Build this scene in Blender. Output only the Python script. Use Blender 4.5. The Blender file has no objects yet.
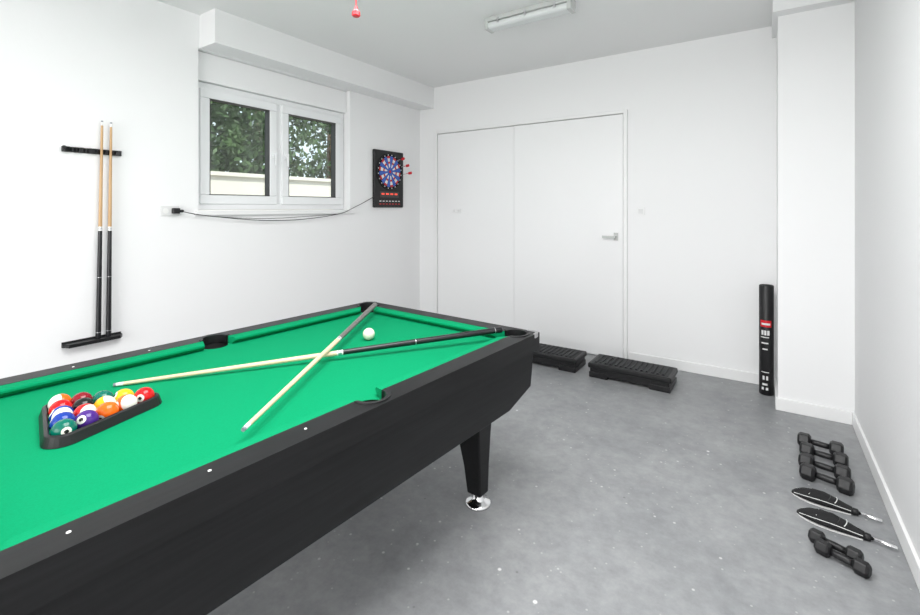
import bpy, bmesh, math, random
from mathutils import Vector, Matrix
random.seed(7)
sc = bpy.context.scene
col = sc.collection
try:
    sc.view_settings.view_transform = 'Standard'
    sc.view_settings.look = 'None'
except Exception: pass
sc.view_settings.exposure = 0.0

# ---------------------------------------------------------------- materials
def mat(name, c, rough=0.5, metal=0.0, spec=0.5, noise=None, bump=None, emit=None, trans=0, coat=0):
    m = bpy.data.materials.new(name); m.use_nodes = True
    nt = m.node_tree; b = nt.nodes['Principled BSDF']
    b.inputs['Base Color'].default_value = (*c, 1)
    b.inputs['Roughness'].default_value = rough
    b.inputs['Metallic'].default_value = metal
    b.inputs['Specular IOR Level'].default_value = spec
    b.inputs['Coat Weight'].default_value = coat
    b.inputs['Transmission Weight'].default_value = trans
    if emit:
        b.inputs['Emission Color'].default_value = (*emit[0], 1)
        b.inputs['Emission Strength'].default_value = emit[1]
    tc = nt.nodes.new('ShaderNodeTexCoord')
    if noise:  # (scale tuple, c2)
        mp = nt.nodes.new('ShaderNodeMapping'); mp.inputs['Scale'].default_value = noise[0]
        n = nt.nodes.new('ShaderNodeTexNoise'); n.inputs['Scale'].default_value = 1.0
        n.inputs['Detail'].default_value = 6
        r = nt.nodes.new('ShaderNodeValToRGB')
        r.color_ramp.elements[0].position = 0.35; r.color_ramp.elements[1].position = 0.68
        r.color_ramp.elements[0].color = (*c, 1); r.color_ramp.elements[1].color = (*noise[1], 1)
        nt.links.new(tc.outputs['Object'], mp.inputs[0]); nt.links.new(mp.outputs[0], n.inputs['Vector'])
        nt.links.new(n.outputs['Fac'], r.inputs[0]); nt.links.new(r.outputs[0], b.inputs['Base Color'])
    if bump:
        n2 = nt.nodes.new('ShaderNodeTexNoise'); n2.inputs['Scale'].default_value = bump[0]
        n2.inputs['Detail'].default_value = 3
        bp = nt.nodes.new('ShaderNodeBump'); bp.inputs['Strength'].default_value = bump[1]
        bp.inputs['Distance'].default_value = 0.002
        nt.links.new(tc.outputs['Object'], n2.inputs['Vector']); nt.links.new(n2.outputs['Fac'], bp.inputs['Height'])
        nt.links.new(bp.outputs[0], b.inputs['Normal'])
    return m

M_wall = mat('wall_paint', (0.89, 0.89, 0.895), 0.75, bump=(90, 0.15))
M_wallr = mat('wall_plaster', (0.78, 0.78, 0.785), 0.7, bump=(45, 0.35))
M_ceil = mat('ceiling_paint', (0.86, 0.86, 0.86), 0.85)
M_trim = mat('trim_white', (0.88, 0.88, 0.88), 0.4)
M_door = mat('door_white', (0.89, 0.89, 0.895), 0.22)
M_gap = mat('door_gap_grey', (0.45, 0.45, 0.45), 0.6)
M_pvc = mat('pvc_white', (0.86, 0.87, 0.88), 0.3)
M_gasket = mat('gasket', (0.05, 0.05, 0.05), 0.6)
M_cloth = mat('green_cloth', (0.0, 0.245, 0.100), 0.9, spec=0.12, noise=((240, 240, 240), (0.0, 0.27, 0.112)), bump=(900, 0.2))
M_blackw = mat('black_wood', (0.006, 0.006, 0.0065), 0.40, noise=((70, 4, 70), (0.011, 0.011, 0.012)), spec=0.28)
M_blackp = mat('black_plastic', (0.009, 0.009, 0.010), 0.4, spec=0.4)
M_blackm = mat('black_matte', (0.008, 0.008, 0.008), 0.75, spec=0.2)
M_dgrey = mat('dark_grey_rubber', (0.022, 0.023, 0.025), 0.6, spec=0.35, bump=(300, 0.5))
M_chrome = mat('chrome', (0.85, 0.85, 0.86), 0.12, metal=1)
M_steel = mat('steel', (0.6, 0.6, 0.61), 0.35, metal=1)
M_white = mat('white_plastic', (0.85, 0.85, 0.84), 0.35)
M_cuew2 = mat('cue_maple_pale', (0.74, 0.58, 0.39), 0.35, noise=((50, 50, 4), (0.68, 0.51, 0.33)))
M_cueo = mat('cue_oak', (0.58, 0.37, 0.19), 0.35, noise=((50, 50, 4), (0.50, 0.30, 0.14)))
M_cuegrey = mat('cue_grey', (0.14, 0.13, 0.125), 0.3)
M_cueblk = mat('cue_black', (0.010, 0.010, 0.012), 0.3)
M_tip = mat('cue_tip', (0.22, 0.24, 0.27), 0.9)
M_ply = mat('raw_wood', (0.50, 0.31, 0.16), 0.7)
M_red = mat('red_plastic', (0.65, 0.01, 0.02), 0.35)
M_blue = mat('blue_plastic', (0.03, 0.12, 0.55), 0.4)
M_ivory = mat('ivory_ball', (0.84, 0.80, 0.67), 0.12, coat=0.5)
M_diff = mat('diffuser', (0.55, 0.56, 0.55), 0.25)
M_label = mat('label_white', (0.75, 0.75, 0.75), 0.5)
M_led = mat('led_red', (0.5, 0.02, 0.02), 0.4, emit=((1, 0.1, 0.05), 1.0))
M_vinyl = mat('black_vinyl', (0.006, 0.006, 0.007), 0.45, bump=(200, 0.2))
M_mesh = mat('black_foam', (0.007, 0.007, 0.008), 0.8, bump=(500, 0.6))
M_stucco = mat('exterior_stucco', (0.74, 0.70, 0.63), 0.9, bump=(40, 0.4))
M_leaf = mat('leaf', (0.022, 0.055, 0.016), 0.6, noise=((3, 3, 3), (0.09, 0.16, 0.05)))
M_bark = mat('bark', (0.10, 0.065, 0.04), 0.9)
M_soil = mat('exterior_ground', (0.30, 0.27, 0.22), 0.95)
M_iron = mat('fence_iron', (0.03, 0.03, 0.03), 0.5)

def glass_mat():
    m = bpy.data.materials.new('window_glass'); m.use_nodes = True
    nt = m.node_tree; nt.nodes.clear()
    o = nt.nodes.new('ShaderNodeOutputMaterial'); mx = nt.nodes.new('ShaderNodeMixShader')
    t = nt.nodes.new('ShaderNodeBsdfTransparent'); g = nt.nodes.new('ShaderNodeBsdfGlossy')
    t.inputs[0].default_value = (0.9, 0.93, 0.92, 1); g.inputs['Roughness'].default_value = 0.02
    mx.inputs[0].default_value = 0.08
    nt.links.new(t.outputs[0], mx.inputs[1]); nt.links.new(g.outputs[0], mx.inputs[2]); nt.links.new(mx.outputs[0], o.inputs[0])
    return m
M_glass = glass_mat()

def floor_mat():
    m = bpy.data.materials.new('painted_concrete'); m.use_nodes = True
    nt = m.node_tree; L = nt.links; b = nt.nodes['Principled BSDF']
    tc = nt.nodes.new('ShaderNodeTexCoord')
    n = nt.nodes.new('ShaderNodeTexNoise'); n.inputs['Scale'].default_value = 1.5; n.inputs['Detail'].default_value = 10; n.inputs['Roughness'].default_value = 0.70
    r = nt.nodes.new('ShaderNodeValToRGB')
    r.color_ramp.elements[0].position = 0.34; r.color_ramp.elements[1].position = 0.66
    r.color_ramp.elements[0].color = (0.235, 0.242, 0.252, 1); r.color_ramp.elements[1].color = (0.345, 0.351, 0.358, 1)
    L.new(tc.outputs['Object'], n.inputs['Vector']); L.new(n.outputs['Fac'], r.inputs[0])
    n3 = nt.nodes.new('ShaderNodeTexNoise'); n3.inputs['Scale'].default_value = 16; n3.inputs['Detail'].default_value = 9; n3.inputs['Roughness'].default_value = 0.7
    L.new(tc.outputs['Object'], n3.inputs['Vector'])
    r3 = nt.nodes.new('ShaderNodeValToRGB'); r3.color_ramp.elements[0].position = 0.3; r3.color_ramp.elements[1].position = 0.7
    r3.color_ramp.elements[0].color = (0.82, 0.82, 0.82, 1); r3.color_ramp.elements[1].color = (1.12, 1.12, 1.12, 1)
    L.new(n3.outputs['Fac'], r3.inputs[0])
    mu = nt.nodes.new('ShaderNodeMixRGB'); mu.blend_type = 'MULTIPLY'; mu.inputs[0].default_value = 1
    L.new(r.outputs[0], mu.inputs[1]); L.new(r3.outputs[0], mu.inputs[2])
    prev = mu.outputs[0]
    for (vs, thr, c_, amt, e0, e1) in ((5.0, 0.55, (0.78, 0.78, 0.78, 1), 0.85, 0.030, 0.05), (15.0, 0.62, (0.66, 0.66, 0.66, 1), 0.7, 0.06, 0.11), (31.0, 0.70, (0.6, 0.6, 0.6, 1), 0.5, 0.08, 0.16), (9.0, 0.74, (0.12, 0.12, 0.13, 1), 0.6, 0.03, 0.06)):
        v = nt.nodes.new('ShaderNodeTexVoronoi'); v.inputs['Scale'].default_value = vs
        L.new(tc.outputs['Object'], v.inputs['Vector'])
        rv = nt.nodes.new('ShaderNodeValToRGB')
        rv.color_ramp.elements[0].position = e0; rv.color_ramp.elements[0].color = (1, 1, 1, 1)
        rv.color_ramp.elements[1].position = e1; rv.color_ramp.elements[1].color = (0, 0, 0, 1)
        L.new(v.outputs['Distance'], rv.inputs[0])
        sx = nt.nodes.new('ShaderNodeSeparateXYZ'); L.new(v.outputs['Color'], sx.inputs[0])
        gt = nt.nodes.new('ShaderNodeMath'); gt.operation = 'GREATER_THAN'; gt.inputs[1].default_value = thr; L.new(sx.outputs[0], gt.inputs[0])
        ml = nt.nodes.new('ShaderNodeMath'); ml.operation = 'MULTIPLY'; L.new(rv.outputs[0], ml.inputs[0]); L.new(gt.outputs[0], ml.inputs[1])
        ml2 = nt.nodes.new('ShaderNodeMath'); ml2.operation = 'MULTIPLY'; ml2.inputs[1].default_value = amt; L.new(ml.outputs[0], ml2.inputs[0])
        mx = nt.nodes.new('ShaderNodeMixRGB'); mx.inputs[2].default_value = c_
        L.new(ml2.outputs[0], mx.inputs[0]); L.new(prev, mx.inputs[1]); prev = mx.outputs[0]
    L.new(prev, b.inputs['Base Color'])
    rr = nt.nodes.new('ShaderNodeMapRange'); rr.inputs[3].default_value = 0.3; rr.inputs[4].default_value = 0.52
    L.new(n3.outputs['Fac'], rr.inputs[0]); L.new(rr.outputs[0], b.inputs['Roughness'])
    bp = nt.nodes.new('ShaderNodeBump'); bp.inputs['Strength'].default_value = 0.15; bp.inputs['Distance'].default_value = 0.003
    L.new(n3.outputs['Fac'], bp.inputs['Height']); L.new(bp.outputs[0], b.inputs['Normal'])
    return m
M_floor = floor_mat()

def ball_mat(name, c, stripe):
    m = bpy.data.materials.new(name); m.use_nodes = True
    nt = m.node_tree; L = nt.links; b = nt.nodes['Principled BSDF']
    b.inputs['Roughness'].default_value = 0.14; b.inputs['Specular IOR Level'].default_value = 0.4
    tc = nt.nodes.new('ShaderNodeTexCoord'); s = nt.nodes.new('ShaderNodeSeparateXYZ'); L.new(tc.outputs['Object'], s.inputs[0])
    def M(op, a, v):
        n = nt.nodes.new('ShaderNodeMath'); n.operation = op
        if a is not None: L.new(a, n.inputs[0])
        n.inputs[1].default_value = v
        return n
    ab = M('ABSOLUTE', s.outputs[2], 0)
    st = M('GREATER_THAN', ab.outputs[0], 0.0286*0.56 if stripe else 1.0)
    ax = M('ABSOLUTE', s.outputs[0], 0)
    d1 = M('GREATER_THAN', ax.outputs[0], 0.0286*0.91)
    d2 = M('GREATER_THAN', ax.outputs[0], 0.0286*0.978)
    w = (0.80, 0.78, 0.71, 1)
    m1 = nt.nodes.new('ShaderNodeMixRGB'); m1.inputs[1].default_value = (*c, 1); m1.inputs[2].default_value = w; L.new(st.outputs[0], m1.inputs[0])
    m2 = nt.nodes.new('ShaderNodeMixRGB'); m2.inputs[2].default_value = w; L.new(m1.outputs[0], m2.inputs[1]); L.new(d1.outputs[0], m2.inputs[0])
    m3 = nt.nodes.new('ShaderNodeMixRGB'); m3.inputs[2].default_value = (0.01, 0.01, 0.01, 1); L.new(m2.outputs[0], m3.inputs[1]); L.new(d2.outputs[0], m3.inputs[0])
    L.new(m3.outputs[0], b.inputs['Base Color'])
    return m

# ---------------------------------------------------------------- mesh helpers
def empty(name, loc=(0, 0, 0), rotz=0.0):
    e = bpy.data.objects.new(name, None); col.objects.link(e)
    e.location = loc; e.rotation_euler = (0, 0, rotz); e.empty_display_size = 0.1
    return e

def finish(name, bm, mats, parent=None, loc=(0, 0, 0), rot=(0, 0, 0), smooth=False, bevel=0, seg=2):
    bmesh.ops.recalc_face_normals(bm, faces=bm.faces)
    me = bpy.data.meshes.new(name); bm.to_mesh(me); bm.free()
    if not isinstance(mats, (list, tuple)): mats = [mats]
    for m in mats: me.materials.append(m)
    if smooth:
        for p in me.polygons: p.use_smooth = True
    o = bpy.data.objects.new(name, me); col.objects.link(o)
    o.location = loc; o.rotation_euler = rot
    if parent: o.parent = parent
    if bevel:
        b = o.modifiers.new('bevel', 'BEVEL'); b.width = bevel; b.segments = seg; b.limit_method = 'ANGLE'; b.angle_limit = math.radians(40)
    return o

def addbox(bm, lo, hi, mi=0):
    xs = (lo[0], hi[0]); ys = (lo[1], hi[1]); zs = (lo[2], hi[2])
    v = [bm.verts.new((x, y, z)) for x in xs for y in ys for z in zs]
    for f in ((0,1,3,2),(4,6,7,5),(0,4,5,1),(2,3,7,6),(0,2,6,4),(1,5,7,3)):
        fc = bm.faces.new([v[i] for i in f]); fc.material_index = mi

def boxes(name, lst, m, parent=None, bevel=0, loc=(0,0,0), rot=(0,0,0), seg=2):
    bm = bmesh.new()
    for b in lst:
        addbox(bm, b[0], b[1], b[2] if len(b) > 2 else 0)
    return finish(name, bm, m, parent, loc, rot, bevel=bevel, seg=seg)

def lathe(name, prof, mats, parent=None, loc=(0,0,0), rot=(0,0,0), seg=24, smooth=True):
    bm = bmesh.new(); rings = []
    for z, r, *_ in prof:
        rings.append([bm.verts.new((r*math.cos(2*math.pi*i/seg), r*math.sin(2*math.pi*i/seg), z)) for i in range(seg)])
    for k in range(len(rings)-1):
        mi = prof[k][2] if len(prof[k]) > 2 else 0
        for i in range(seg):
            j = (i+1) % seg
            f = bm.faces.new((rings[k][i], rings[k][j], rings[k+1][j], rings[k+1][i])); f.material_index = mi; f.smooth = smooth
    f = bm.faces.new(rings[0][::-1]); f.material_index = prof[0][2] if len(prof[0]) > 2 else 0
    f = bm.faces.new(rings[-1]); f.material_index = prof[-2][2] if len(prof[-2]) > 2 else 0
    return finish(name, bm, mats, parent, loc, rot)

def prism(name, pts, z0, z1, m, parent=None, bevel=0, loc=(0,0,0), rot=(0,0,0), scale_top=1.0):
    bm = bmesh.new()
    a = [bm.verts.new((x, y, z0)) for x, y in pts]; b = [bm.verts.new((x*scale_top, y*scale_top, z1)) for x, y in pts]
    n = len(pts)
    bm.faces.new(a[::-1]); bm.faces.new(b)
    for i in range(n): bm.faces.new((a[i], a[(i+1) % n], b[(i+1) % n], b[i]))
    return finish(name, bm, m, parent, loc, rot, bevel=bevel)

def hexa(name, c8, m, parent=None, bevel=0):
    bm = bmesh.new(); v = [bm.verts.new(c) for c in c8]
    for f in ((3,2,1,0),(4,5,6,7),(0,1,5,4),(1,2,6,5),(2,3,7,6),(3,0,4,7)): bm.faces.new([v[i] for i in f])
    return finish(name, bm, m, parent, bevel=bevel)

def loft(name, rings_pts, m, parent=None, bevel=0, smooth=False):
    bm = bmesh.new(); rs = [[bm.verts.new(p) for p in r] for r in rings_pts]; n = len(rs[0])
    for q in range(len(rs)-1):
        for i in range(n): bm.faces.new((rs[q][i], rs[q][(i+1) % n], rs[q+1][(i+1) % n], rs[q+1][i]))
    bm.faces.new(rs[0]); bm.faces.new(rs[-1])
    return finish(name, bm, m, parent, bevel=bevel, smooth=smooth)

def tube(name, pts, r, m, parent=None, cyclic=False, smooth=True, res=4):
    cu = bpy.data.curves.new(name, 'CURVE'); cu.dimensions = '3D'; cu.bevel_depth = r; cu.bevel_resolution = res; cu.use_fill_caps = True
    s = cu.splines.new('NURBS' if smooth else 'POLY'); s.points.add(len(pts)-1)
    for i, p in enumerate(pts): s.points[i].co = (*p, 1)
    if smooth: s.order_u = 3; s.use_endpoint_u = True; s.resolution_u = 8
    s.use_cyclic_u = cyclic
    cu.materials.append(m)
    tmp = bpy.data.objects.new(name + '_c', cu); col.objects.link(tmp)
    dg = bpy.context.evaluated_depsgraph_get()
    me = bpy.data.meshes.new_from_object(tmp.evaluated_get(dg)); bpy.data.objects.remove(tmp)
    for p in me.polygons: p.use_smooth = True
    o = bpy.data.objects.new(name, me); col.objects.link(o)
    if parent: o.parent = parent
    return o

def cut(o, cutters):
    for i, c in enumerate(cutters):
        md = o.modifiers.new('b%d' % i, 'BOOLEAN'); md.operation = 'DIFFERENCE'; md.object = c; md.solver = 'EXACT'
    bpy.context.view_layer.update()
    dg = bpy.context.evaluated_depsgraph_get()
    me = bpy.data.meshes.new_from_object(o.evaluated_get(dg))
    o.modifiers.clear(); o.data = me

# ---------------------------------------------------------------- room shell
XL, XR, YB, YR, H = -3.48, 0.483, 4.34, -2.6, 2.827
T = 0.25
boxes('floor', [((XL-T, YR-T, -0.15), (XR+T, YB+T, 0))], M_floor)
boxes('ceiling', [((XL-T, YR-T, H), (XR+T, YB+T, H+0.2))], M_ceil)
boxes('wall_back', [((XL-T, YB, 0), (XR+T, YB+T, H))], M_wall)
boxes('wall_right', [((XR, YR-T, 0), (XR+T, YB, H))], M_wallr)
boxes('wall_rear', [((XL-T, YR-T, 0), (XR, YR, H))], M_wall)
WY0, WY1, WZ0, WZ1 = 1.735, 3.218, 1.36, 2.58
boxes('wall_left', [((XL-T, YR, 0), (XL, WY0, H)), ((XL-T, WY1, 0), (XL, YB, H)),
                    ((XL-T, WY0, 0), (XL, WY1, WZ0)), ((XL-T, WY0, WZ1), (XL, WY1, H))], M_wall)
boxes('ceiling_soffit', [((XL, 1.744, 2.583), (-3.266, YB, H))], M_wall)
boxes('wall_pillar', [((0.076, 3.868, 0), (XR, YB, 2.73))], M_wall)
boxes('ceiling_beam', [((0.045, 3.76, 2.73), (XR, YB, H))], M_wall)
BH = 0.085
boxes('baseboard_back', [((-1.03, YB-0.014, 0), (0.076, YB, BH))], M_trim, bevel=0.003)
boxes('baseboard_corner', [((XL, YB-0.014, 0), (-3.25, YB, BH))], M_trim, bevel=0.003)
boxes('baseboard_pillar', [((0.062, 3.854, 0), (XR-0.014, 3.868, BH)), ((0.062, 3.868, 0), (0.076, YB-0.014, BH))], M_trim, bevel=0.003)
boxes('baseboard_right', [((XR-0.014, YR, 0), (XR, 3.868, BH))], M_trim, bevel=0.003)
boxes('baseboard_left', [((XL, YR, 0), (XL+0.014, YB-0.014, BH))], M_trim, bevel=0.003)

# window
w = empty('window_1', (0, 0, 0))
fx0, fx1 = -3.63, -3.565
a0, a1, z0, z1 = 1.74, 3.213, 1.385, 2.36
def frame(name, y0, y1, zz0, zz1, wd, x0, x1, m, bev=0.006):
    return boxes(name, [((x0, y0, zz0), (x1, y1, zz0+wd)), ((x0, y0, zz1-wd), (x1, y1, zz1)),
                 ((x0, y0, zz0+wd), (x1, y0+wd, zz1-wd)), ((x0, y1-wd, zz0+wd), (x1, y1, zz1-wd))], m, w, bevel=bev)
frame('outer_frame', a0, a1, z0, z1, 0.055, fx0, fx1, M_pvc)
boxes('mullion', [((fx0, 2.425, z0+0.055), (fx1, 2.50, z1-0.055))], M_pvc, w, bevel=0.005)
for k, (s0, s1) in enumerate(((1.785, 2.44), (2.485, 3.168))):
    frame('sash_%d' % (k+1), s0, s1, z0+0.045, z1-0.045, 0.072, fx0+0.01, fx1+0.018, M_pvc, 0.008)
    frame('gasket_%d' % (k+1), s0+0.07, s1-0.07, z0+0.115, z1-0.115, 0.008, fx0+0.015, fx1+0.012, M_gasket, 0)
    boxes('glass_%d' % (k+1), [((fx0+0.03, s0+0.072, z0+0.117), (fx0+0.035, s1-0.072, z1-0.117))], M_glass, w)
for k, hy in enumerate((2.405, 2.522)):
    boxes('handle_%d' % (k+1), [((fx1+0.018, hy-0.014, 1.83), (fx1+0.028, hy+0.014, 1.90)), ((fx1+0.028, hy-0.008, 1.855), (fx1+0.05, hy+0.008, 1.875)),
                 ((fx1+0.045, hy-0.009, 1.76), (fx1+0.058, hy+0.009, 1.88))], M_pvc, w, bevel=0.003)
boxes('shutter_box', [((XL-T+0.03, a0, 2.362), (-3.53, a1, 2.578))], M_wall, w, bevel=0.004)
boxes('windowsill', [((fx1-0.03, 1.71, 1.345), (XL+0.03, 3.26, 1.383))], M_trim, w, bevel=0.005)
# exterior
boxes('exterior_ground', [((-16, -12, 1.05), (-3.76, 18, 1.15))], M_soil)
boxes('garden_wall', [((-7.2, -10, 1.15), (-7.0, 16, 1.90)), ((-7.25, -10, 1.90), (-6.95, 16, 1.96))], M_stucco)
fz = [((-7.12, 6.6+i*0.14, 1.96), (-7.10, 6.62+i*0.14, 2.75)) for i in range(26)]
fz += [((-7.125, 6.5, 2.68), (-7.095, 10.4, 2.72)), ((-7.125, 6.5, 2.05), (-7.095, 10.4, 2.09))]
boxes('garden_fence', fz, M_iron)
def tree(name, x, y, zt, rad, n):
    e = empty(name, (x, y, 1.15))
    lathe('trunk', [(0, 0.12), (1.2, 0.09), (zt, 0.05)], M_bark, e, seg=10)
    bm = bmesh.new()
    cl = [(random.uniform(-rad, rad)*0.8, random.uniform(-rad, rad)*1.0, random.uniform(0.7, zt+0.6), random.uniform(0.35, 0.65)*rad) for _ in range(12)]
    for i in range(n):
        c = random.choice(cl)
        d = Vector((random.gauss(0, 1), random.gauss(0, 1), random.gauss(0, 0.8))).normalized() * c[3]*random.uniform(0.55, 1.05)
        p = Vector(c[:3]) + d
        u = Vector((random.gauss(0, 1), random.gauss(0, 1), random.gauss(0, 1))).normalized()
        v = u.orthogonal().normalized(); s = random.uniform(0.05, 0.10)
        vs = [bm.verts.new(p+u*s), bm.verts.new(p+v*s*0.4), bm.verts.new(p-u*s), bm.verts.new(p-v*s*0.4)]
        bm.faces.new(vs)
    me = bpy.data.meshes.new('foliage'); bm.to_mesh(me); bm.free(); me.materials.append(M_leaf)
    o = bpy.data.objects.new('foliage', me); col.objects.link(o); o.parent = e
tree('garden_tree', -8.6, 3.6, 2.6, 1.3, 5000)
tree('garden_tree', -8.8, 5.6, 2.4, 1.2, 4500)
tree('garden_tree', -9.4, 8.0, 2.8, 1.2, 4500)
tree('garden_tree', -11.0, 4.8, 3.6, 1.7, 5500)
tree('garden_tree', -10.6, 10.6, 2.9, 1.3, 3500)

# door (wide sliding pair)
d = empty('door_1', (0, YB, 0))
boxes('left_leaf', [((-3.20, -0.012, 0.012), (-2.202, 0, 2.262))], M_door, d, bevel=0.002)
boxes('right_leaf', [((-2.196, -0.022, 0.012), (-1.082, 0, 2.262))], M_door, d, bevel=0.003)
boxes('track_gap', [((-2.202, -0.006, 0.012), (-2.196, 0, 2.262)), ((-3.205, -0.004, 2.262), (-1.077, 0, 2.27))], M_gap, d)
boxes('frame', [((-3.235, -0.03, 0), (-3.205, 0, 2.30)), ((-1.077, -0.035, 0), (-1.045, 0, 2.30)), ((-3.205, -0.03, 2.27), (-1.077, 0, 2.30))], M_trim, d, bevel=0.003)
boxes('lever_handle', [((-1.165, -0.03, 1.10), (-1.125, -0.022, 1.17)), ((-1.152, -0.065, 1.125), (-1.138, -0.03, 1.14)), ((-1.26, -0.07, 1.122), (-1.138, -0.058, 1.142))], M_diff, d, bevel=0.003)
for nm, x, yy in (('wall_socket', -0.93, 0), ('wall_switch', -2.96, -0.012), ('wall_switch', -2.90, -0.012)):
    e = empty(nm, (x, YB+yy, 1.37))
    ww = 0.034 if nm == 'wall_socket' else 0.022
    boxes('plate', [((-ww, -0.009, -ww), (ww, 0, ww))], M_trim, e, bevel=0.003)
    boxes('rocker', [((-ww*.6, -0.012, -ww*.6), (ww*.6, -0.009, ww*.6))], M_label, e)

# ceiling light
L_ = empty('ceiling_light_fixture', (-1.416, 3.006, H))
boxes('base', [((-0.33, -0.055, -0.035), (0.33, 0.055, 0))], M_diff, L_, bevel=0.006)
boxes('cover', [((-0.32, -0.05, -0.085), (0.32, 0.05, -0.036))], mat('frosted_cover', (0.72, 0.74, 0.74), 0.2), L_, bevel=0.02, seg=3)
boxes('end_caps', [((-0.335, -0.052, -0.088), (-0.305, 0.052, 0)), ((0.305, -0.052, -0.088), (0.335, 0.052, 0))], M_diff, L_, bevel=0.006)
boxes('clips', [((x-0.008, s*0.053-0.004, -0.06), (x+0.008, s*0.053+0.004, -0.015)) for x in (-0.22, 0.0, 0.22) for s in (-1, 1)], M_steel, L_)

# garage opener rail + red release handle
g = empty('garage_opener_rail', (-1.265, 0, 0))
boxes('rail', [((-0.03, YR+0.02, 2.70), (0.03, 1.25, 2.735))], M_steel, g)
boxes('hangers', [((-0.02, 1.1, 2.735), (0.02, 1.13, H)), ((-0.02, -1.1, 2.735), (0.02, -1.07, H))], M_steel, g)
tube('release_cord', [(0, 1.2, 2.70), (0, 1.2, 2.45), (0, 1.2, 2.15)], 0.0022, M_red, g, smooth=False)
lathe('release_handle', [(0, 0.012, 0), (0.003, 0.0155, 0), (0.018, 0.0145, 0), (0.026, 0.007, 0), (0.040, 0.004, 0)], M_red, g, (0, 1.2, 2.112), seg=8, smooth=False)

# ---------------------------------------------------------------- pool table
rz = -math.radians(3.8)
C = Vector((-1.580, 1.092, 0))
t = empty('pool_table', C, rz)
HW, HL, RW, CW = 0.61, 1.0, 0.085, 0.045
ZT, ZC = 0.80, 0.765
iw, il = HW-RW, HL-RW
def cylcut(x, y, r, z0=0.6, z1=0.9):
    bm = bmesh.new(); bmesh.ops.create_cone(bm, cap_ends=True, segments=40, radius1=r, radius2=r, depth=z1-z0)
    return finish('cutter', bm, M_blackm, t, (x, y, (z0+z1)/2))
PK = [(sx*(iw+0.0), sy*(il+0.0), 0.060) for sx in (-1, 1) for sy in (-1, 1)] + [(-iw-0.008, 0, 0.055), (iw+0.008, 0, 0.055)]
cutters = [cylcut(*p) for p in PK]
bm = bmesh.new()
ZF = 0.722
def ring(bm, o, i, za, zb):
    P = lambda h, z: [bm.verts.new((sx*h[0], sy*h[1], z)) for sx, sy in ((-1,-1),(1,-1),(1,1),(-1,1))]
    ob, ot, ib, it = P(o, za), P(o, zb), P(i, za), P(i, zb)
    for k in range(4):
        n = (k+1) % 4
        bm.faces.new((ob[k], ob[n], ot[n], ot[k])); bm.faces.new((it[k], it[n], ib[n], ib[k]))
        bm.faces.new((ot[k], ot[n], it[n], it[k])); bm.faces.new((ib[k], ib[n], ob[n], ob[k]))
ring(bm, (HW, HL), (iw, il), ZF, ZT)
rail = finish('top_rail', bm, M_blackw, t)
cut(rail, cutters)
b = rail.modifiers.new('bevel', 'BEVEL'); b.width = 0.007; b.segments = 3; b.limit_method = 'ANGLE'; b.angle_limit = math.radians(50)
bed = boxes('cloth_bed', [((-iw-0.02, -il-0.02, 0.715), (iw+0.02, il+0.02, ZC))], M_cloth, t)
cut(bed, cutters)
for c in cutters: bpy.data.objects.remove(c)
for k, (x, y, r) in enumerate(PK):
    bm = bmesh.new(); n = 32; rr = r-0.001
    sh = 0.02 if x > 0 else -0.02
    shy = 0 if k >= 4 else (0.02 if y > 0 else -0.02)
    top = [bm.verts.new((rr*math.cos(6.28318*i/n), rr*math.sin(6.28318*i/n), 0.764)) for i in range(n)]
    bot = [bm.verts.new((-sh+rr*0.6*math.cos(6.28318*i/n), -shy+rr*0.6*math.sin(6.28318*i/n), 0.675)) for i in range(n)]
    for i in range(n): bm.faces.new((top[i], top[(i+1) % n], bot[(i+1) % n], bot[i]))
    bm.faces.new(bot)
    finish('pocket_cup_%d' % (k+1), bm, M_blackm, t, (x, y, 0))
    if k < 4:
        ang = math.atan2(1 if y > 0 else -1, 1 if x > 0 else -1); a_ = math.radians(125)
    else:
        ang = 0 if x > 0 else math.pi; a_ = math.radians(92)
    bm = bmesh.new(); prev = None; n = 28
    for i in range(n+1):
        a = ang-a_+2*a_*i/n; ca, sa = math.cos(a), math.sin(a)
        cur = [bm.verts.new((x+q*ca, y+q*sa, z)) for q, z in ((r-0.005, 0.766), (r-0.005, 0.802), (r+0.010, 0.804), (r+0.011, 0.798))]
        if prev:
            for q in range(4): bm.faces.new((prev[q], prev[(q+1) % 4], cur[(q+1) % 4], cur[q]))
        else: bm.faces.new(cur)
        prev = cur
    bm.faces.new(prev[::-1])
    finish('pocket_collar_%d' % (k+1), bm, M_blackp, t, smooth=False)
def cushion(name, p0, p1, inward, c0, c1):
    p0 = Vector(p0); p1 = Vector(p1); dr = (p1-p0).normalized(); inn = Vector(inward)
    sec = [(0, 0.767), (0, 0.799), (CW-0.006, 0.796), (CW, 0.791), (CW, 0.784), (CW-0.02, 0.767)]
    bm = bmesh.new(); A = []; B = []
    for w_, z in sec:
        A.append(bm.verts.new((*(p0+inn*w_+dr*c0*w_/CW), z))); B.append(bm.verts.new((*(p1+inn*w_-dr*c1*w_/CW), z)))
    bm.faces.new(A); bm.faces.new(B[::-1])
    for k in range(6): bm.faces.new((A[k], A[(k+1) % 6], B[(k+1) % 6], B[k]))
    finish(name, bm, M_cloth, t)
for k, sx in enumerate((-1, 1)):
    cushion('cushion_long_%da' % k, (sx*iw, 0.056), (sx*iw, il-0.060), (-sx, 0), 0.012, 0.04)
    cushion('cushion_long_%db' % k, (sx*iw, -il+0.060), (sx*iw, -0.056), (-sx, 0), 0.04, 0.012)
    cushion('cushion_short_%d' % k, (-iw+0.060, sx*il), (iw-0.060, sx*il), (0, -sx), 0.04, 0.04)
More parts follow.
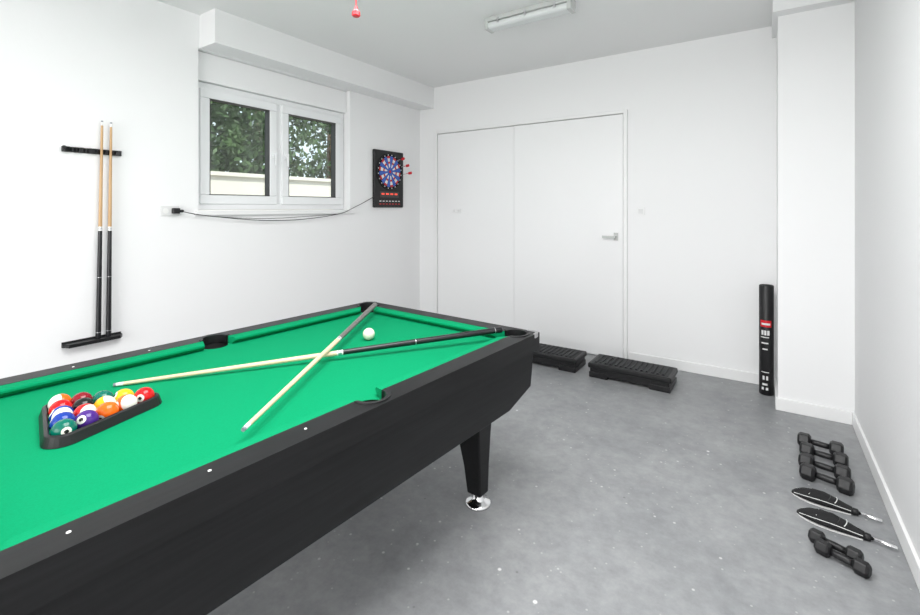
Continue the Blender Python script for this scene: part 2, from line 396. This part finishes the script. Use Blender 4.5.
for k, y in enumerate((-0.755, -0.505, -0.255)):
    for s in (-1, 1):
        lathe('sight_%d' % k, [(0, 0.0040), (0.001, 0.0040)], M_white, t, (s*(HW-0.050), y, ZT), seg=14)
for k, (sx, sy) in enumerate(((-1,-1),(1,-1),(1,1),(-1,1))):
    ptsm = []
    for a in range(9):
        an = math.radians(a*90/8)
        ptsm.append((HW-0.03+0.034*math.cos(an), HL-0.03+0.034*math.sin(an)))
    ptsm = [(HW+0.004, HL-0.05)] + ptsm + [(HW-0.065, HL+0.004), (HW-0.065, HL-0.008), (HW-0.022, HL-0.010), (HW-0.010, HL-0.022), (HW-0.008, HL-0.05)]
    ptsm = [(sx*x, sy*y) for x, y in ptsm]
    prism('corner_cap_%d' % k, ptsm, 0.782, 0.8035, M_steel, t, bevel=0.002)
# aprons: recessed under the rail, deeper in the middle, rising toward the ends
ZB, ZE = 0.478, 0.535
for nm, c in (('apron_right', 1), ('apron_left', -1)):
    T0, B0 = HW-0.022, HW-0.045
    rings_ = []
    for y, zb in ((-HL+0.014, ZE), (-HL+0.20, ZB), (HL-0.20, ZB), (HL-0.014, ZE)):
        f = (ZF-zb)/(ZF-ZB); xb = T0+(B0-T0)*f
        rings_.append([(c*(xb-0.022), y, zb), (c*xb, y, zb), (c*T0, y, ZF+0.002), (c*(T0-0.022), y, ZF+0.002)])
    loft(nm, rings_, M_blackw, t, bevel=0.003)
for nm, c in (('apron_far', 1), ('apron_near', -1)):
    xe = HW-0.045
    hexa(nm, [(-xe, c*(HL-0.045), ZE), (xe, c*(HL-0.045), ZE), (xe, c*(HL-0.018), ZE), (-xe, c*(HL-0.018), ZE),
              (-HW+0.03, c*(HL-0.035), ZF), (HW-0.03, c*(HL-0.035), ZF), (HW-0.03, c*(HL-0.010), ZF), (-HW+0.03, c*(HL-0.010), ZF)], M_blackw, t, bevel=0.003)
boxes('underside', [((-HW+0.07, -HL+0.06, 0.60), (HW-0.07, HL-0.06, 0.62))], M_blackm, t)
for k, (sx, sy) in enumerate(((1,1),(-1,1),(1,-1),(-1,-1))):
    lx, ly = sx*(HW-0.212), sy*(HL-0.213)
    def P(ox, oy, z): return (lx+sx*ox, ly+sy*oy, z)
    rr_ = []
    for z, x0, x1, ya, yb in ((0.055, -0.038, 0.038, -0.038, 0.030), (0.18, -0.052, 0.042, -0.046, 0.032), (0.34, -0.082, 0.050, -0.062, 0.036), (0.48, -0.120, 0.060, -0.085, 0.042), (0.60, -0.150, 0.070, -0.105, 0.050)):
        rr_.append([P(x0, ya, z), P(x1, ya, z), P(x1, yb, z), P(x0, yb, z)])
    loft('leg_%d' % k, rr_, M_blackw, t, bevel=0.006)
    hexa('leg_brace_%d' % k, [P(-0.125, 0.000, 0.36), P(-0.07, 0.000, 0.36), P(-0.07, 0.03, 0.36), P(-0.125, 0.03, 0.36),
                        P(-0.22, -0.01, 0.60), P(-0.07, -0.01, 0.60), P(-0.07, 0.035, 0.60), P(-0.22, 0.035, 0.60)], M_ply, t, bevel=0.004)
    lathe('foot_%d' % k, [(0, 0.060, 0), (0.008, 0.062, 0), (0.014, 0.056, 0), (0.022, 0.036, 0), (0.032, 0.024, 0), (0.058, 0.022, 0)], M_chrome, t, (lx, ly, 0), seg=32)

# ---------------------------------------------------------------- cues
def cue(name, tip, butt, wood, buttm, joint=0.52, parent=None):
    tip, butt = Vector(tip), Vector(butt); d_ = butt-tip; Ln = d_.length
    o = lathe(name, [(0, 0.0055, 1), (0.008, 0.006, 3), (0.03, 0.0064, 0), (Ln*joint-0.016, 0.0102, 3), (Ln*joint-0.010, 0.0104, 4), (Ln*joint+0.004, 0.0106, 3),
                     (Ln*joint+0.010, 0.0108, 2), (Ln*0.72, 0.0125, 4), (Ln*0.722, 0.0125, 2), (Ln-0.04, 0.0142, 4), (Ln-0.037, 0.0143, 2), (Ln-0.004, 0.0145, 2), (Ln, 0.012, 2)],
              [wood, M_tip, buttm, M_white, M_steel], parent, seg=20)
    o.rotation_mode = 'QUATERNION'; o.rotation_quaternion = d_.to_track_quat('Z', 'Y'); o.location = tip
    return o
cue('pool_cue', (-1.92, 0.666, 0.7730), (-1.050, 1.934, 0.8170), M_cuew2, M_cueblk, 0.51)
cue('pool_cue', (-1.158, 0.693, 0.8080), (-1.930, 1.983, 0.8240), M_cuew2, M_cuegrey, 0.54)
XW = XL+0.035
cue('pool_cue', (XW, 1.135, 1.945), (XW+0.01, 1.112, 0.592), M_cueo, M_cueblk, 0.50)
cue('pool_cue', (XW, 1.182, 1.942), (XW+0.01, 1.165, 0.592), M_cueo, M_cueblk, 0.50)
r_ = empty('cue_rack', (XL, 1.095, 0))
def rack_bar(nm, zc, depth, hh):
    pts = [(0, -0.15), (0.02, -0.15), (0.03, -0.14)]
    for yc in (-0.1, -0.035, 0.04, 0.085):
        if zc > 1:
            pts += [(depth, yc-0.019)] + [(depth-0.016*math.sin(a*math.pi/6), yc-0.014*math.cos(a*math.pi/6)) for a in range(7)] + [(depth, yc+0.019)]
    pts += [(0.03, 0.14), (0.02, 0.15), (0, 0.15)] if zc > 1 else [(depth, -0.13), (depth, 0.13), (0.03, 0.15), (0, 0.15)]
    prism(nm, pts, zc-hh/2, zc+hh/2, M_blackp, r_, bevel=0.002)
rack_bar('clip_bar', 1.752, 0.022, 0.032)
boxes('clip_jaws', [((0.015, yy-0.003, 1.740), (0.052, yy+0.002, 1.764)) for yy in (-0.11, -0.075, 0.012, 0.058, 0.064, 0.110)], M_blackp, r_, bevel=0.001)
rack_bar('base_tray', 0.580, 0.062, 0.022)
boxes('base_back', [((0, -0.15, 0.568), (0.012, 0.15, 0.60))], M_blackp, r_, bevel=0.002)
lathe('knob_1', [(0, 0.012), (0.01, 0.010)], M_blackp, r_, (0.03, -0.145, 1.76), (0, math.pi/2, 0), seg=12)

# ---------------------------------------------------------------- balls + triangle
R = 0.0286; D = 0.0577
th = -math.radians(13)
cen = Vector((-1.690, 0.529, ZC))
tri = empty('ball_rack', cen, th)
rt = D*4/math.sqrt(3)
vc = [(rt*math.cos(a), rt*math.sin(a)) for a in (math.pi/2, math.pi/2+2*math.pi/3, math.pi/2+4*math.pi/3)]
def rtri(r):
    pts = []
    for k, (x, y) in enumerate(vc):
        a0_ = math.pi/2+2*math.pi/3*k
        for i in range(9):
            a = a0_-math.pi/3+2*math.pi/3*i/8
            pts.append((x+r*math.cos(a), y+r*math.sin(a)))
    return pts
bm = bmesh.new()
prof = [(R+0.0012, 0.001), (R+0.0012, 0.026), (R+0.004, 0.030), (R+0.012, 0.027), (R+0.020, 0.001)]
rings = [[bm.verts.new((x, y, z)) for x, y in rtri(r)] for r, z in prof]
n = len(rings[0])
for q in range(5):
    for i in range(n):
        bm.faces.new((rings[q][i], rings[q][(i+1) % n], rings[(q+1) % 5][(i+1) % n], rings[(q+1) % 5][i]))
finish('triangle', bm, M_blackp, tri, smooth=False, bevel=0.001)
cY, cB, cR_, cP, cO, cG, cM, cK = (0.85, 0.46, 0.01), (0.008, 0.04, 0.30), (0.58, 0.008, 0.010), (0.06, 0.015, 0.20), (0.85, 0.13, 0.008), (0.0, 0.13, 0.09), (0.22, 0.006, 0.014), (0.008, 0.008, 0.008)
order = [(cR_, 0), (cY, 0), (cO, 1), (cG, 0), (cY, 1), (cO, 0), (cM, 0), (cK, 0), (cR_, 1), (cP, 0), (cO, 1), (cR_, 0), (cB, 1), (cB, 0), (cG, 0)]
balls = empty('billiard_balls', cen, th)
k = 0
for row in range(5):
    for j in range(row+1):
        x = (j-row/2)*D; y = rt-row*D*math.sqrt(3)/2
        c, s = order[k]
        bm = bmesh.new(); bmesh.ops.create_uvsphere(bm, u_segments=32, v_segments=20, radius=R)
        rx = random.uniform(0.8, 1.3)*random.choice((-1, 1)) if s else random.uniform(-0.8, 0.8)
        o = finish('ball_%d' % (k+1), bm, ball_mat('ball_%d_mat' % (k+1), c, s), balls, (x, y, R+0.0005), (rx, random.uniform(-0.6, 0.6), random.uniform(-3, 3)), smooth=True)
        k += 1
bm = bmesh.new(); bmesh.ops.create_uvsphere(bm, u_segments=32, v_segments=20, radius=R)
finish('cue_ball', bm, M_ivory, None, (-1.586, 1.587, ZC+R), smooth=True)

# ---------------------------------------------------------------- dartboard
DW, DZ0, DZ1 = 0.235, 1.405, 2.03
db = empty('electronic_dartboard', (XL, 3.765, 0))
boxes('cabinet', [((0, -DW, DZ0), (0.035, DW, DZ1))], M_blackp, db, bevel=0.012, seg=3)
zc = 1.80
bm = bmesh.new()
rads = [0.0, 0.018, 0.045, 0.09, 0.11, 0.15, 0.172]
NS = 20
def dv(r, a, x): return bm.verts.new((x, r*math.cos(a), zc + r*math.sin(a)))
for q in range(len(rads)-1):
    for s in range(NS):
        a_0 = 2*math.pi*(s+0.05)/NS; a_1 = 2*math.pi*(s+0.95)/NS
        r0, r1 = rads[q]+0.001, rads[q+1]-0.001
        vs = [dv(r0, a_0, 0.043), dv(r1, a_0, 0.043), dv(r1, a_1, 0.043), dv(r0, a_1, 0.043)]
        f = bm.faces.new(vs)
        f.material_index = (0 if q == 0 else 1 if q == 1 else (0 if s % 2 else 2) if q in (3, 5) else (3 if s % 2 else 1))
finish('segments', bm, [M_red, M_blue, M_blue, M_label], db)
lathe('board_ring', [(0, 0.205), (0.006, 0.205), (0.008, 0.20)], M_blackm, db, (0.033, 0, zc), (0, math.pi/2, 0), seg=48)
tube('outer_ring', [(0.042, 0.198*math.cos(a*math.pi/20), zc+0.198*math.sin(a*math.pi/20)) for a in range(40)], 0.004, M_dgrey, db, cyclic=True)
for i in range(20):
    a = 2*math.pi*(i+.5)/20
    boxes('number_%d' % i, [((0.041, -0.005, -0.006), (0.0435, 0.005, 0.006))], M_label, db, loc=(0, 0.184*math.cos(a), zc+0.184*math.sin(a)))
boxes('score_panel', [((0.034, -0.15, 1.515), (0.038, 0.15, 1.58))], M_gasket, db)
boxes('score_digits', [((0.038, -0.13+i*0.07, 1.545), (0.039, -0.085+i*0.07, 1.562)) for i in range(4)], M_led, db)
boxes('buttons', [((0.034, -0.16+i*0.05, 1.47), (0.040, -0.135+i*0.05, 1.480)) for i in range(7)], M_label, db)
boxes('buttons_red', [((0.034, -0.16+i*0.05, 1.44), (0.040, -0.135+i*0.05, 1.448)) for i in range(7)], M_red, db)
for i, (yy, zz) in enumerate(((0.10, 1.93), (0.16, 1.86), (0.19, 1.78))):
    dd = empty('dart_%d' % i); dd.parent = db; dd.location = (0.043, yy, zz); dd.rotation_euler = (0, math.radians(83), math.radians(-6+8*i))
    lathe('barrel', [(0, 0.001, 0), (0.02, 0.0015, 1), (0.025, 0.0035, 1), (0.065, 0.0035, 2), (0.11, 0.002, 2)], [M_blackp, M_steel, M_red], dd, seg=8)
    boxes('flight', [((-0.014, -0.0008, 0.09), (0.014, 0.0008, 0.135)), ((-0.0008, -0.014, 0.09), (0.0008, 0.014, 0.135))], M_red, dd)
e = empty('dartboard_power_cord', (0, 0, 0))
tube('cable', [(XL+0.055, 1.60, 1.375), (XL+0.05, 1.68, 1.355), (XL+0.045, 1.85, 1.333), (XL+0.045, 2.15, 1.300), (XL+0.04, 2.5, 1.29), (XL+0.04, 2.85, 1.315), (XL+0.04, 3.1, 1.35), (XL+0.04, 3.22, 1.40), (XL+0.02, 3.4, 1.46), (XL+0.015, 3.529, 1.515)], 0.003, M_blackp, e)
tube('cable_spare', [(XL+0.05, 1.68, 1.355), (XL+0.05, 1.9, 1.325), (XL+0.05, 2.3, 1.31), (XL+0.045, 2.7, 1.325), (XL+0.045, 3.0, 1.34)], 0.0022, M_blackp, e)
boxes('plug', [((XL+0.012, 1.545, 1.36), (XL+0.06, 1.585, 1.40)), ((XL+0.03, 1.585, 1.368), (XL+0.058, 1.61, 1.388))], M_blackp, e, bevel=0.006)
e = empty('wall_outlet', (XL, 1.54, 1.38))
boxes('plate', [((0, -0.06, -0.035), (0.010, 0.06, 0.035))], M_label, e, bevel=0.003)
lathe('socket_ring', [(0, 0.019), (0.002, 0.019)], M_white, e, (0.010, -0.03, 0), (0, math.pi/2, 0), seg=20)

# ---------------------------------------------------------------- aerobic steps
def step(loc, rot, L=0.64, W=0.29):
    e = empty('aerobic_step', loc, rot)
    boxes('deck', [((-L/2, -W/2, 0.075), (L/2, W/2, 0.118))], M_blackp, e, bevel=0.012, seg=3)
    boxes('top_pad', [((-L/2+0.025, -W/2+0.025, 0.1175), (L/2-0.025, W/2-0.025, 0.1205))], M_dgrey, e, bevel=0.002)
    boxes('ribs', [((-L/2+0.05+i*0.04, -W/2+0.035, 0.120), (-L/2+0.066+i*0.04, W/2-0.035, 0.1265)) for i in range(14)], M_dgrey, e)
    for k, s in enumerate((-1, 1)):
        x0, x1 = s*(L/2-0.008), s*(L/2-0.16)
        c = [(min(x0, x1), -W/2+0.006), (max(x0, x1), -W/2+0.006), (max(x0, x1), W/2-0.006), (min(x0, x1), W/2-0.006)]
        prism('riser_%d' % k, c, 0.0, 0.045, M_blackp, e, bevel=0.006)
        boxes('riser_top_%d' % k, [((min(x0, x1)+0.008, -W/2+0.012, 0.045), (max(x0, x1)-0.008, W/2-0.012, 0.076))], M_blackp, e, bevel=0.003)
    boxes('skirt', [((-L/2+0.15, -W/2+0.010, 0.022), (L/2-0.15, W/2-0.010, 0.076))], M_blackp, e, bevel=0.004)
step((-0.902, 3.885, 0), math.radians(-1.0))
step((-1.645, 3.895, 0), math.radians(0))

# rolled mat
e = empty('rolled_exercise_mat', (0.010, 4.15, 0))
lathe('roll', [(0, 0.044), (0.003, 0.047), (0.815, 0.047), (0.818, 0.044)], M_vinyl, e, seg=40)
pts = []
for i in range(90):
    a = i*0.35; q_ = 0.044-0.0004*i
    pts.append((q_*math.cos(a), q_*math.sin(a), 0.819))
tube('spiral_edge', pts, 0.0012, M_dgrey, e, res=1)
def label(nm, z0_, z1_, a0_, a1_, m, r=0.0475):
    bm = bmesh.new(); prev = None
    for i in range(11):
        a = math.radians(a0_+(a1_-a0_)*i/10)
        cur = [bm.verts.new((r*math.cos(a), r*math.sin(a), z0_)), bm.verts.new((r*math.cos(a), r*math.sin(a), z1_))]
        if prev: bm.faces.new((prev[0], cur[0], cur[1], prev[1]))
        prev = cur
    finish(nm, bm, m, e)
label('label_red', 0.51, 0.56, -140, -50, M_red)
for i, (za, zb, aa, ab_) in enumerate(((0.43, 0.437, -135, -70), (0.45, 0.485, -130, -112), (0.45, 0.485, -106, -90), (0.45, 0.485, -84, -66), (0.525, 0.54, -130, -60), (0.385, 0.395, -130, -75), (0.34, 0.35, -120, -80))):
    label('label_text_%d' % i, za, zb, aa, ab_, M_label, 0.0479)
for i, (za, zb, aa, ab_) in enumerate(((0.04, 0.06, -128, -110), (0.04, 0.06, -94, -76), (0.075, 0.09, -122, -82), (0.115, 0.145, -120, -104), (0.115, 0.145, -92, -77), (0.17, 0.176, -130, -70))):
    label('icon_%d' % i, za, zb, aa, ab_, M_label, 0.0477)

# ---------------------------------------------------------------- dumbbells
def dumbbell(x, y, ang, L, R_):
    e = empty('dumbbell', (x, y, R_*math.cos(math.pi/6)), ang)
    for k, s in enumerate((-1, 1)):
        hw = L*0.15; xc = s*(L/2-hw)
        rs = []
        for q, (dx, f) in enumerate(((-hw, 0.72), (-hw*0.62, 1.0), (hw*0.62, 1.0), (hw, 0.72))):
            rs.append([(xc+dx, R_*f*math.cos(math.pi/3*i), R_*f*math.sin(math.pi/3*i)) for i in range(6)])
        loft('head_%d' % (k+1), rs, M_vinyl, e, bevel=0.004)
    h = L/2-L*0.29; hr = min(0.0145, R_*0.42)
    lathe('handle', [(-h, hr), (-h*0.5, hr*1.08), (0, hr*1.14), (h*0.5, hr*1.08), (h, hr)], M_vinyl, e, (0, 0, 0), (0, math.pi/2, 0), seg=16)
dumbbell(0.266, 3.350, math.radians(-10), 0.21, 0.041)
dumbbell(0.270, 3.215, math.radians(-12), 0.21, 0.041)
dumbbell(0.260, 3.070, math.radians(-14), 0.215, 0.041)
dumbbell(0.258, 2.940, math.radians(-17), 0.215, 0.042)
dumbbell(0.238, 2.392, math.radians(-22), 0.175, 0.030)
dumbbell(0.252, 2.327, math.radians(-24), 0.175, 0.030)

# ---------------------------------------------------------------- push-up grips (padded handle + steel bar)
def grip(x, y, ang, s=1.0):
    e = empty('push_up_grip', (x, y, 0), ang)
    S = [(-0.125, 0.010, 0.012), (-0.112, 0.026, 0.022), (-0.085, 0.042, 0.034), (-0.045, 0.052, 0.044), (0.0, 0.050, 0.048), (0.04, 0.040, 0.042), (0.075, 0.030, 0.035), (0.105, 0.022, 0.030), (0.118, 0.013, 0.022)]
    rs = []
    for px_, hw, ht in S:
        rs.append([(px_*s, hw*math.cos(2*math.pi*i/16), ht*0.5 + ht*0.5*math.sin(2*math.pi*i/16)) for i in range(16)])
    loft('padded_body', rs, M_mesh, e, smooth=True)
    pts = [(a*s, -b_*0.93) for a, b_, _ in S[:-1]] + [(a*s, b_*0.93) for a, b_, _ in reversed(S[:-1])]
    prism('base_trim', pts, 0.002, 0.007, M_white, e)
    for sd in (-1, 1):
        tube('piping_%s' % ('l' if sd < 0 else 'r'), [(a*s, sd*b_*0.90, h_*0.5+h_*0.5*0.44) for a, b_, h_ in S[1:-1]], 0.0014, M_white, e, res=2)
    for i in range(5):
        xx = -0.05+i*0.024; tt = 0.047-0.0020*abs(i-2)
        tube('ridge_%d' % i, [(xx, -0.030, tt*0.86), (xx+0.010, 0, tt+0.0015), (xx, 0.030, tt*0.86)], 0.0018, M_blackp if i % 2 else M_white, e, res=2)
    lathe('collar', [(0, 0.013), (0.004, 0.015), (0.018, 0.015), (0.022, 0.012)], M_blackp, e, (0.108*s, 0, 0.0155), (0, math.pi/2, 0), seg=16)
    lathe('steel_bar', [(0, 0.0075), (0.085, 0.0075), (0.088, 0.005)], M_chrome, e, (0.122*s, 0, 0.0155), (0, math.pi/2, 0), seg=16)
grip(0.230, 2.755, math.radians(-11), 0.97)
grip(0.245, 2.580, math.radians(-13), 1.0)

# ---------------------------------------------------------------- lights
def area(name, loc, rot, sx, sy, p, c=(1, 1, 1)):
    l = bpy.data.lights.new(name, 'AREA'); l.shape = 'RECTANGLE'; l.size = sx; l.size_y = sy; l.energy = p; l.color = c
    o = bpy.data.objects.new(name, l); col.objects.link(o); o.location = loc; o.rotation_euler = rot
    return o
area('rear_fill_light', (-1.1, -2.5, 1.4), (math.radians(90), 0, 0), 3.0, 2.4, 98, (1, 0.995, 0.98))  # added fill light standing in for daylight; the rear wall is closed
area('ceiling_fill_light', (-0.85, 1.0, 2.66), (0, 0, 0), 1.5, 1.5, 76)  # added overhead fill light to brighten the room, no fixture behind it
s = bpy.data.lights.new('sun', 'SUN'); s.energy = 5; s.angle = 0.01; s.color = (1, 0.96, 0.9)
so = bpy.data.objects.new('sun', s); col.objects.link(so); so.rotation_euler = Vector((-0.55, 0.25, -0.8)).to_track_quat('-Z', 'Y').to_euler()
wd = bpy.data.worlds.new('world'); sc.world = wd; wd.use_nodes = True
nt = wd.node_tree; bg = nt.nodes['Background']
bg.inputs[0].default_value = (0.80, 0.90, 1.0, 1); bg.inputs[1].default_value = 1.7

# ---------------------------------------------------------------- camera
cd = bpy.data.cameras.new('camera'); cam = bpy.data.objects.new('camera', cd); col.objects.link(cam)
cd.sensor_width = 36; cd.sensor_fit = 'HORIZONTAL'; cd.lens = 457*36/920
cd.shift_y = -(307.5-208)/920; cd.clip_start = 0.02
cam.location = (0, 0, 1.4); cam.rotation_euler = (math.radians(90), 0, math.radians(33.7))
sc.camera = cam
